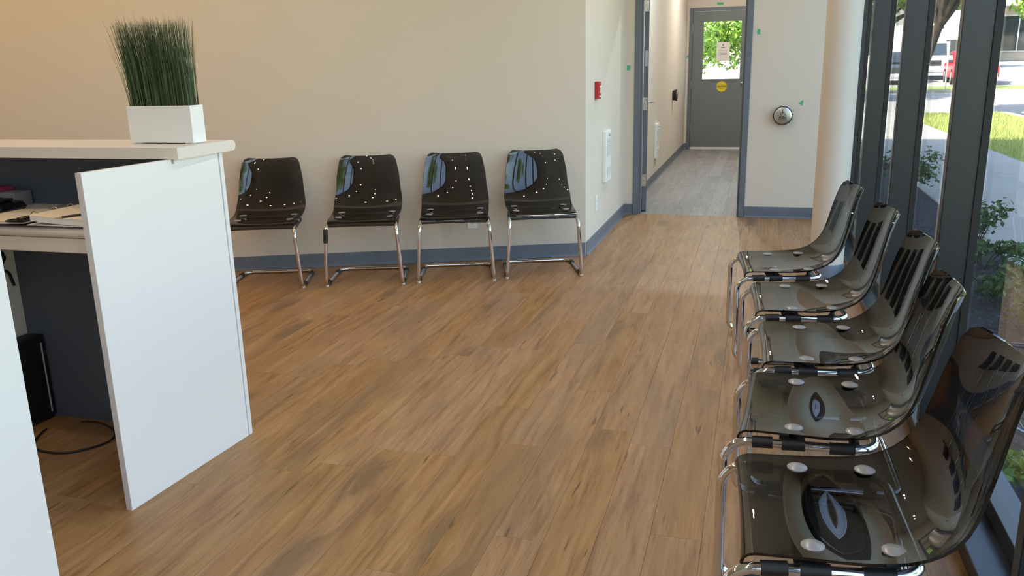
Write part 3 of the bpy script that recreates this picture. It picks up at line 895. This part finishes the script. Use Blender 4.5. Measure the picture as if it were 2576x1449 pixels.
# open ring binder at the desk edge: thin stack left, thick curled stack right
bn = empty('ring_binder', (-2.31, 2.285, ZT), rad(1.5)); tag(bn, 'open ring binder with tan pages and a thick curled stack at the desk edge', 'binder')
mesh_obj('cover', B(-.265, .285, -.128, .125, 0, .0035, bevel=.001, seg=1), 'pencil', bn)
def stack(name, x0, x1, y0, y1, zf, tf, mat, z_in=None):
    """sheets whose underside follows zf(t) and thickness tf(t) from the spine outwards"""
    bm = bmesh.new(); N = 14; lo, hi = [], []
    for i in range(N + 1):
        t = i / N; x = x0 + (x1 - x0) * t
        for yy in (y0, y1):
            lo.append(bm.verts.new((x, yy, zf(t)))); hi.append(bm.verts.new((x, yy, zf(t) + tf(t))))
    for i in range(N):
        a, b, c, d = 2 * i, 2 * i + 1, 2 * i + 3, 2 * i + 2
        bm.faces.new((hi[a], hi[d], hi[c], hi[b])); bm.faces.new((lo[a], lo[b], lo[c], lo[d]))
        bm.faces.new((lo[a], lo[d], hi[d], hi[a])); bm.faces.new((lo[b], hi[b], hi[c], lo[c]))
    bm.faces.new((lo[0], hi[0], hi[1], lo[1])); bm.faces.new((lo[-2], lo[-1], hi[-1], hi[-2]))
    return mesh_obj(name, bm, mat, bn, smooth=True)
cv = lambda t: .006 + .012 * (1 - t) ** 2.2
stack('backing_sheet', .0, .275, -.126, .120, lambda t: .0037, lambda t: .0018, 'paper')
stack('page_block', .014, .268, -.122, .118, cv, lambda t: .019, 'paper')
stack('top_sheet', .013, .270, -.123, .119, lambda t: cv(t) + .0192, lambda t: .0006, 'manila')
stack('page_block', -.016, -.258, -.122, .118, lambda t: .0038 + .004 * (1 - t) ** 2, lambda t: .008, 'paper')
stack('top_sheet', -.015, -.260, -.123, .119, lambda t: .012 + .004 * (1 - t) ** 2, lambda t: .0006, 'manila')
for yy in (-.085, .0, .075):
    bm = bmesh.new(); tube(bm, [(.020 * math.cos(t), yy, .018 + .026 * math.sin(t)) for t in [math.pi * k / 10 for k in range(11)]], .0015, 8)
    mesh_obj('ring', bm, 'steel', bn, smooth=True)
bm = bmesh.new(); box(bm, -.078, -.006, -.134, -.096, .0128, .0200, bevel=.003); box(bm, -.030, -.004, -.136, -.080, .018, .030, bevel=.004)
mesh_obj('clip', bm, 'gloss_black', bn, smooth=True)
# pencil lying on the pages
pe = empty('pencil', (-2.172, 2.172, .9327), rad(64)); tag(pe, 'dark pencil lying on the tan pages of the ring binder', 'pencil')
bm = bmesh.new(); tube(bm, [(0, 0, 0), (.15, 0, 0)], .0038, 6); mesh_obj('barrel', bm, 'pencil', pe)
bm = bmesh.new(); tube(bm, [(-.016, 0, 0), (0, 0, 0)], .0036, 8, rf=[.25, 1]); mesh_obj('sharpened_tip', bm, 'woodtip', pe)
bm = bmesh.new(); tube(bm, [(-.020, 0, 0), (-.015, 0, 0)], .0011, 8, rf=[.2, 1]); mesh_obj('lead', bm, 'print', pe)
thing_box('paper_folder', -2.33, 2.515, ZT, .34, .12, .012, rad(5), 'greyfolder', 'grey paper folder at the back of the worktop', 'folder', .002)
thing_box('tan_envelope', -2.385, 2.4315, ZT, .30, .038, .006, rad(0), 'manila', 'narrow tan envelope between the binder and the grey folder', 'envelope')
# glossy black phone
ph = empty('desk_phone', (-2.69, 2.36, ZT), rad(10)); tag(ph, 'glossy black desk phone with rounded end beside the binder', 'phone')
mesh_obj('base', prism([(-.08, 0), (.075, 0), (.085, .012), (.07, .030), (-.08, .052)], -.10, .10, 'y'), 'gloss_black', ph)
mesh_obj('keypad', B(-.05, .05, -.03, .08, .036, .044, bevel=.003), 'rubber', ph)
bm = bmesh.new(); tube(bm, fillet([(-.085, -.075, .030), (-.07, -.075, .064), (.08, -.075, .050), (.095, -.075, .018)], [0, .02, .02, 0]), .018, 12); mesh_obj('handset', bm, 'gloss_black', ph, smooth=True)
# pink booklet on a grey tray
thing_box('document_tray', -2.87, 2.525, ZT, .34, .085, .055, rad(4), 'greyfolder', 'grey document tray at the back left of the worktop', 'tray', .003)
thing_box('booklet', -2.89, 2.525, ZT + .0553, .24, .085, .016, rad(-3), 'pink', 'pink booklet lying on the grey document tray', 'booklet', .002)
# computer tower under the desk with its cable
pc = empty('computer_tower', (-2.812, 2.49, 0)); tag(pc, 'black computer tower under the desk', 'computer')
mesh_obj('case', B(-.04, .04, -.085, .095, .012, .36, bevel=.004), 'rubber', pc, smooth=True)
mesh_obj('front_bezel', B(-.038, .038, -.093, -.085, .016, .356, bevel=.003), 'gloss_black', pc, smooth=True)
mesh_obj('trim_strip', B(.0405, .0415, .070, .077, .03, .33), 'grille', pc)
for sx in (-1, 1):
    for sy in (-1, 1): mesh_obj('foot', B(sx * .025 - .010, sx * .025 + .010, sy * .07 - .012, sy * .07 + .012, 0, .013), 'rubber', pc)
bm = bmesh.new()
pth = [Vector((-2.52 + .16 * math.cos(t) * (1 + .1 * math.sin(3 * t)), 2.40 + .12 * math.sin(t), .006 + .02 * max(0, math.sin(t)))) for t in [rad(a) for a in range(-200, 120, 12)]]
tube(bm, pth, .004, 8)
tag(mesh_obj('power_cable', bm, 'rubber', smooth='all'), 'black cable looped on the floor under the desk', 'cable')

# ------------------------------------------------------------------ outdoors
GZ = -.12
def slope(y): return GZ + max(0, (y - 27)) * .021
struct(mesh_obj('ground_bed', B(XG + .09, 1.86, -12, 13.0, GZ - .2, GZ - .01), 'earth'), 'dark planting bed outside the window', 'ground')
walk = struct(mesh_obj('sidewalk', B(1.86, 3.72, -30, 27, GZ - .2, GZ - .012), 'earth'), 'concrete sidewalk outside the window', 'sidewalk')
for k in range(-4, 18):
    mesh_obj('slab', B(1.865, 3.715, k * 1.5 + .006, k * 1.5 + 1.494, GZ - .05, GZ, bevel=.006, seg=1), 'concrete', walk)
struct(mesh_obj('lawn_strip', B(3.72, 6.4, -30, 26.6, GZ - .2, GZ - .015), 'lawn'), 'grass strip between sidewalk and street', 'lawn')
struct(mesh_obj('kerb', B(6.4, 6.58, -30, 27, GZ - .2, GZ + .01), 'concrete'), 'concrete kerb of the side street', 'kerb')
struct(mesh_obj('street_side', B(6.58, 13.5, -60, 27, GZ - .3, GZ - .10), 'asphalt'), 'asphalt side street running past the window', 'street')
struct(mesh_obj('lawn_side', B(13.5, 70, -60, 27, GZ - .3, GZ - .02), 'lawn'), 'lawn across the side street', 'lawn')
struct(mesh_obj('lawn_end', B(-30, 1.86, 14.46, 26.6, GZ - .25, GZ - .02), 'lawn'), 'lawn beyond the exit door', 'lawn')
def strip(name, x0, x1, y0, y1, dz, mat, label, cat):
    z0, z1 = slope(y0) + dz, slope(y1) + dz
    V = [(x0, y0, z0), (x1, y0, z0), (x1, y1, z1), (x0, y1, z1), (x0, y0, z0 - .3), (x1, y0, z0 - .3), (x1, y1, z1 - .3), (x0, y1, z1 - .3)]
    o = raw(name, V, [(0, 1, 2, 3), (4, 7, 6, 5), (0, 4, 5, 1), (1, 5, 6, 2), (2, 6, 7, 3), (3, 7, 4, 0)], mat); struct(o, label, cat)
strip('street_cross', -60, 70, 27, 38, -.08, 'asphalt', 'asphalt street crossing beyond the grass', 'street')
strip('lawn_far', -60, 70, 38, 41.5, 0, 'lawn', 'strip of lawn across the cross street', 'lawn')
strip('parking_lot', -60, 70, 41.5, 130, .0, 'asphalt', 'pale parking lot behind the far lawn', 'parking lot')
strip('kerb_far', -60, 70, 37.8, 38, .02, 'concrete', 'kerb of the cross street', 'kerb')

# gravel in the bed
def gravel(n):
    rng = random.Random(5); V, F = [], []
    ico = [(0, 0, 1), (.89, 0, .3), (.28, .85, .3), (-.72, .53, .3), (-.72, -.53, .3), (.28, -.85, .3)]
    for i in range(n):
        x = rng.uniform(XG + .12, 1.84); y = rng.uniform(1.6, 10.5) if rng.random() < .9 else rng.uniform(-2, 1.6); s = rng.uniform(.008, .02); a = rng.uniform(0, 6.3)
        b = len(V); ca, sa = math.cos(a), math.sin(a); sx, sy, sz = s * rng.uniform(.7, 1.3), s * rng.uniform(.7, 1.2), s * rng.uniform(.5, .9)
        for p in ico:
            px, py = p[0] * sx, p[1] * sy; V.append((x + px * ca - py * sa, y + px * sa + py * ca, GZ - .012 + p[2] * sz))
        for q in range(5): F.append((b, b + 1 + q, b + 1 + (q + 1) % 5))
    o = raw('gravel', V, F, 'gravel'); tag(o, 'dark loose gravel covering the planting bed', 'gravel', kind='stuff')
gravel(9000)

def leaf_cloud(rng, n, blobs, size, needle=False):
    """leaf quads scattered over the skins of several rounded clumps"""
    V, F = [], []
    for i in range(n):
        c, r = blobs[rng.randrange(len(blobs))]
        d = Vector((rng.gauss(0, 1), rng.gauss(0, 1), rng.gauss(0, 1))).normalized()
        k = rng.random() ** .45
        p = Vector(c) + Vector((d.x * r[0], d.y * r[1], d.z * r[2])) * k
        s = size * rng.uniform(.6, 1.3)
        n1 = (d + Vector((rng.gauss(0, .6), rng.gauss(0, .6), rng.gauss(0, .6) + .3))).normalized()
        u = n1.orthogonal().normalized(); v = n1.cross(u); a = rng.uniform(0, 6.3)
        uu = u * math.cos(a) + v * math.sin(a); vv = n1.cross(uu)
        b = len(V)
        V += [tuple(p - uu * s), tuple(p + vv * s * .5 + n1 * s * .12), tuple(p + uu * s), tuple(p - vv * s * .5 + n1 * s * .12)]
        F.append((b, b + 1, b + 2, b + 3))
    return V, F
def tree(x, y, z, h, cr, label, seed, mat='leaf', n=5000, leaf=.16, trunk_h=None, lean=0):
    rng = random.Random(seed)
    e = empty('tree', (x, y, z)); tag(e, label, 'tree', 'street trees outside')
    th = trunk_h or h * .35
    bm = bmesh.new()
    tube(bm, [(0, 0, -.1), (lean * .3, .03, th * .5), (lean, 0, th), (lean * 1.3, -.1, h * .7)], .019 * h, 10, rf=[1.3, 1, .8, .3])
    ends = []
    for i in range(7):
        a = i * 2.4 + rng.uniform(-.3, .3); r = cr * rng.uniform(.45, .75); zz = rng.uniform(th + .25 * (h - th), h * .88)
        p2 = Vector((lean + math.cos(a) * r, math.sin(a) * r, zz)); ends.append(p2)
        s = Vector((lean, 0, th * rng.uniform(.85, 1.1)))
        tube(bm, [s, s.lerp(p2, .5) + Vector((0, 0, -.15)), p2], .012 * h, 7, rf=[1, .7, .25])
    mesh_obj('trunk', bm, 'bark', e, smooth=True)
    blobs = [((lean, 0, th + (h - th) * .55), (cr * .8, cr * .8, (h - th) * .42))] + [(tuple(p), (cr * .42, cr * .42, cr * .36)) for p in ends]
    V, F = leaf_cloud(rng, n, blobs, leaf)
    c = raw('crown', V, F, mat, e); c['kind'] = 'stuff'
def conifer(x, y, z, h, r, label, seed):
    rng = random.Random(seed); e = empty('conifer', (x, y, z)); tag(e, label, 'tree', 'street trees outside')
    bm = bmesh.new(); tube(bm, [(0, 0, -.1), (0, 0, h)], .02 * h, 8, rf=[1, .1]); mesh_obj('trunk', bm, 'bark', e)
    V, F = [], []
    for i in range(420):
        t = (i / 420) ** .8; zz = h * (.08 + .9 * t); L = r * (1 - t) * rng.uniform(.7, 1.1) + .1; a = rng.uniform(0, 6.3)
        for q in range(7):
            k = (q + 1) / 7; px, py, pz = math.cos(a) * L * k, math.sin(a) * L * k, zz - L * k * .35
            w_ = .22 * (1.1 - k) + .05; b = len(V)
            tx, ty = -math.sin(a) * w_, math.cos(a) * w_; ox, oy = math.cos(a) * L * .18, math.sin(a) * L * .18
            V += [(px - tx, py - ty, pz - .12), (px + ox, py + oy, pz + rng.uniform(-.05, .05)), (px + tx, py + ty, pz - .12), (px - ox, py - oy, pz + .04)]
            F.append((b, b + 1, b + 2, b + 3))
    c = raw('crown', V, F, 'needle', e); c['kind'] = 'stuff'
tree(3.98, 25.4, GZ, 7.5, 3.0, 'leafy street tree with dark trunk behind the narrow window panes', 1, n=7000, trunk_h=2.6, lean=.5, leaf=.15)
tree(10.2, 29.8, GZ, 7.2, 2.9, 'light green tree reaching over the street at the far right', 12, n=6000, trunk_h=1.9, leaf=.15)
tree(14.5, 9.0, GZ, 8.5, 3.2, 'broad green tree across the side street, seen mirrored in the chairs', 2, n=6000)
tree(15.5, 1.2, GZ, 9.0, 3.2, 'second broad green tree across the side street, seen mirrored in the chairs', 3, n=6000)
tree(17, -9.0, GZ, 9.0, 3.6, 'broad green tree across the side street behind the viewer', 4, n=5000)
conifer(9.5, 16.5, GZ, 9.5, 2.6, 'dark conifer beyond the side street', 5)
tree(16, 52, slope(52), 9, 4.5, 'large tree behind the parked vehicles', 6, n=6000, leaf=.24, trunk_h=2.2)
tree(27, 60, slope(60), 9, 5.0, 'tree in front of the far building', 7, n=6000, leaf=.26)
tree(8.2, 66, slope(66), 9, 5, 'distant tree behind the narrow window pane', 8, n=5000, leaf=.28)
tree(-2.6, 27.5, GZ, 5.6, 2.9, 'bright green tree outside the exit door', 9, n=16000, trunk_h=.7, leaf=.085)
tree(1.2, 33.8, GZ, 7.0, 2.8, 'tree seen at the edge of the exit door glass', 10, mat='leaf_dark', n=12000, trunk_h=.8, leaf=.1)
tree(-6.2, 33.0, GZ, 8, 3.6, 'tree further away outside the exit door', 13, n=6000, trunk_h=1.2)
# pale ramp wall outside the exit door
rw = empty('ramp_wall', (-1.0, 20.0, GZ)); tag(rw, 'white ramp wall outside the exit door', 'ramp')
mesh_obj('parapet', prism([(-2.4, 0), (1.15, 0), (1.15, 1.52), (.95, 1.52), (.95, 1.30), (-.3, 1.22), (-2.4, .55)], -.12, .12, 'y'), 'render', rw)
mesh_obj('ramp_slab', prism([(-2.4, 0), (1.15, 0), (1.15, .7), (-2.4, .1)], -1.6, -.12, 'y'), 'concrete', rw)

# shrubs in the bed
def shrub(x, y, h, r, label, seed, n=420, mat='leaf_dark', leaf=.028):
    rng = random.Random(seed); e = empty('shrub', (x, y, GZ - .01)); tag(e, label, 'shrub', 'shrubs in the planting bed')
    bm = bmesh.new(); tips = []
    for i in range(9):
        a = rng.uniform(0, 6.3); q = r * rng.uniform(.3, .95); p = Vector((math.cos(a) * q, math.sin(a) * q, h * rng.uniform(.55, 1)))
        tube(bm, [(0, 0, 0), (p.x * .4, p.y * .4, p.z * .55), p], .005, 5, rf=[1, .8, .4]); tips.append(p)
    mesh_obj('stems', bm, 'bark', e)
    V, F = leaf_cloud(rng, n, [(tuple(p * .85), (r * .4, r * .4, h * .28)) for p in tips], leaf)
    f = raw('foliage', V, F, mat, e); f['kind'] = 'stuff'
shrub(1.72, 7.35, .40, .24, 'upright green shrub at the sidewalk edge', 21)
shrub(1.62, 10.4, .52, .38, 'dark leafy shrub at the far end of the planting bed', 22, 600)
shrub(1.62, 6.65, .22, .36, 'low spreading shrub below the upright one', 23, 500)
shrub(1.50, 5.85, .22, .36, 'low dark shrub in the middle of the bed', 24, 500)
shrub(1.66, 5.05, .20, .30, 'low shrub beside the sidewalk, nearer the viewer', 25, 420)
shrub(1.02, 3.05, .16, .20, 'small bright green clump close to the window frame', 26, 300, 'leaf')
shrub(1.45, 3.9, .18, .28, 'low shrub between the green clump and the sidewalk', 27, 380)

# turf blades on the strip of lawn in view
def turf(n):
    rng = random.Random(9); V, F = [], []
    for i in range(n):
        x = rng.uniform(3.74, 6.38); y = rng.uniform(8, 26.5); a = rng.uniform(0, 6.3); hh = rng.uniform(.03, .08); w_ = .006
        b = len(V); dx, dy = math.cos(a) * w_, math.sin(a) * w_
        V += [(x - dx, y - dy, GZ - .016), (x + dx, y + dy, GZ - .016), (x + rng.gauss(0, .02), y + rng.gauss(0, .02), GZ + hh)]
        F.append((b, b + 1, b + 2))
    o = raw('turf_grass', V, F, 'turf'); tag(o, 'bright short grass beside the sidewalk', 'grass', kind='stuff')
turf(26000)

# parked vehicles
def car(x, y, z, rz, body, label, L=4.6, W_=1.8, Ht=1.45, pickup=False, group='parked vehicles'):
    e = empty('pickup_truck' if pickup else 'car', (x, y, z), rz); tag(e, label, 'truck' if pickup else 'car', group)
    h = L / 2; wh = .34 if not pickup else .40; gc = wh * .75
    if pickup:
        prof = [(-h, gc), (h, gc), (h, .95), (h - .1, 1.02), (h * .42, 1.12), (h * .40, 1.12), (-h * .12, 1.12), (-h, 1.10)]
        cab = [(h * .46, 1.10), (h * .20, Ht - .05), (h * .12, Ht), (-h * .10, Ht), (-h * .17, 1.10)]
    else:
        prof = [(-h, gc), (h, gc), (h, .70), (h * .9, .80), (h * .42, .92), (-h * .7, .95), (-h * .97, .90), (-h, .7)]
        cab = [(h * .48, .90), (h * .12, Ht - .03), (0, Ht), (-h * .40, Ht - .02), (-h * .80, .93)]
    bm = prism(prof, -W_ / 2, W_ / 2, 'y'); bmesh.ops.bevel(bm, geom=bm.edges[:], offset=.05, segments=2, affect='EDGES')
    bo = mesh_obj('body', bm, body, e, smooth=True)
    bm = prism(cab, -W_ / 2 + .09, W_ / 2 - .09, 'y'); bmesh.ops.bevel(bm, geom=bm.edges[:], offset=.06, segments=2, affect='EDGES')
    mesh_obj('cab', bm, body, e, smooth=True)
    zc = cab[0][1] + .06; zt = Ht - .10
    xs0, xs1, xr0, xr1 = cab[0][0], cab[1][0], cab[-1][0], cab[-2][0]
    for s in (-1, 1):
        yy = s * (W_ / 2 - .088)
        bm = prism([(xs0 - .16, zc), (xs1 - .02, zt), (xr1 + .05, zt), (xr0 + .16, zc)], min(yy, yy + s * .008), max(yy, yy + s * .008), 'y'); mesh_obj('side_window', bm, 'carglass', e)
        mesh_obj('head_lamp', B(h - .03, h + .01, s * W_ * .36 - .14, s * W_ * .36 + .14, prof[2][1] - .16, prof[2][1] - .02), 'glide', e)
        mesh_obj('tail_lamp', B(-h - .01, -h + .03, s * W_ * .40 - .10, s * W_ * .40 + .10, prof[-1][1] - .22, prof[-1][1] - .04), 'red', e)
        for xx in (-h * .62, h * .62):
            bm = bmesh.new(); tube(bm, [(xx, s * (W_ / 2 - .2), wh), (xx, s * (W_ / 2 + .01), wh)], wh, 20)
            wl = mesh_obj('wheel', bm, 'tyre', e, smooth=True)
            bm = bmesh.new(); tube(bm, [(xx, s * (W_ / 2), wh), (xx, s * (W_ / 2 + .018), wh)], wh * .6, 14); mesh_obj('hub_cap', bm, 'cargrey', wl, smooth=True)
    def ws(x0, z0, x1, z1, nm):
        d = Vector((x1 - x0, z1 - z0)).normalized(); n = Vector((d.y, -d.x)) * (.012 if x0 > 0 else -.012)
        V = [(x0 + n.x, -W_ / 2 + .2, z0 + n.y), (x0 + n.x, W_ / 2 - .2, z0 + n.y), (x1 + n.x, W_ / 2 - .26, z1 + n.y), (x1 + n.x, -W_ / 2 + .26, z1 + n.y)]
        V2 = [(a - n.x * 1.5, b, c - n.y * 1.5) for a, b, c in V]
        raw(nm, V + V2, [(0, 1, 2, 3), (4, 7, 6, 5), (0, 4, 5, 1), (1, 5, 6, 2), (2, 6, 7, 3), (3, 7, 4, 0)], 'carglass', e)
    ws(xs0 - .04, zc, xs1 + .06, zt, 'windscreen'); ws(xr0 + .04, zc, xr1 - .04, zt, 'rear_window')
    mesh_obj('bumper', B(h - .02, h + .06, -W_ / 2 + .05, W_ / 2 - .05, gc + .02, gc + .22, bevel=.03), 'cargrey', e)
    if pickup: mesh_obj('grille', B(h - .01, h + .03, -.55, .55, .66, .92), 'cardark', e)
car(8.5, 50.4, slope(50.4), rad(-100), 'carwhite', 'white pickup truck parked behind the far lawn', 5.5, 1.95, 1.85, True)
car(6.2, 45.4, slope(45.4), rad(-104), 'cardark', 'dark car parked beside the white pickup', 4.5, 1.8, 1.45)
car(9.1, 43.8, slope(43.8), rad(-95), 'carred', 'red car parked next to the white pickup', 4.4, 1.78, 1.45)
# far building with columns and glazing, and a pale one behind the truck
def building(name, x0, x1, y0, y1, h, mat, label, cols, bays):
    z = slope(y0) - .1; e = empty(name, ((x0 + x1) / 2, y0, z)); tag(e, label, 'building'); off = (-(x0 + x1) / 2, -y0, 0)
    def p(n, bm, m, par=None):
        o = mesh_obj(n, bm, m, par or e); 
        if par is None: o.location = off
        return o
    p('wall', B(x0, x1, y0 + .6, y1, 0, h), mat); p('roof', B(x0 - .6, x1 + .6, y0 - .8, y1 + .4, h, h + .5), 'render')
    w_ = (x1 - x0) / bays
    for i in range(bays):
        a = x0 + i * w_ + w_ * .14; b = x0 + (i + 1) * w_ - w_ * .14
        f = p('window', B(a, b, y0 + .52, y0 + .62, .8, h - .7), 'render'); p('pane', B(a + .12, b - .12, y0 + .49, y0 + .53, .92, h - .82), 'carglass', f)
        p('glazing_bar', B((a + b) / 2 - .05, (a + b) / 2 + .05, y0 + .46, y0 + .52, .92, h - .82), 'render', f)
    if cols:
        for i in range(bays + 1): p('pillar', B(x0 + i * w_ - .3, x0 + i * w_ + .3, y0 - .4, y0 + .55, 0, h), mat)
building('office_building', 19, 47, 84, 98, 4.6, 'brick', 'beige single storey building with pillars beyond the street', True, 7)
building('warehouse', 4, 17, 78, 92, 5.6, 'render', 'pale flat roofed building behind the parked truck', False, 4)
# street sign on a post between the panes
sg = empty('street_sign', (7.22, 38.8, slope(38.8))); tag(sg, 'pale sign board on a post near the street corner', 'sign')
bm = bmesh.new(); tube(bm, [(0, .035, 0), (0, .035, 3.15)], .03, 10); mesh_obj('post', bm, 'cargrey', sg, smooth=True)
mesh_obj('board', B(-.36, .36, -.03, .0, 1.95, 3.1, bevel=.01), 'signwhite', sg)
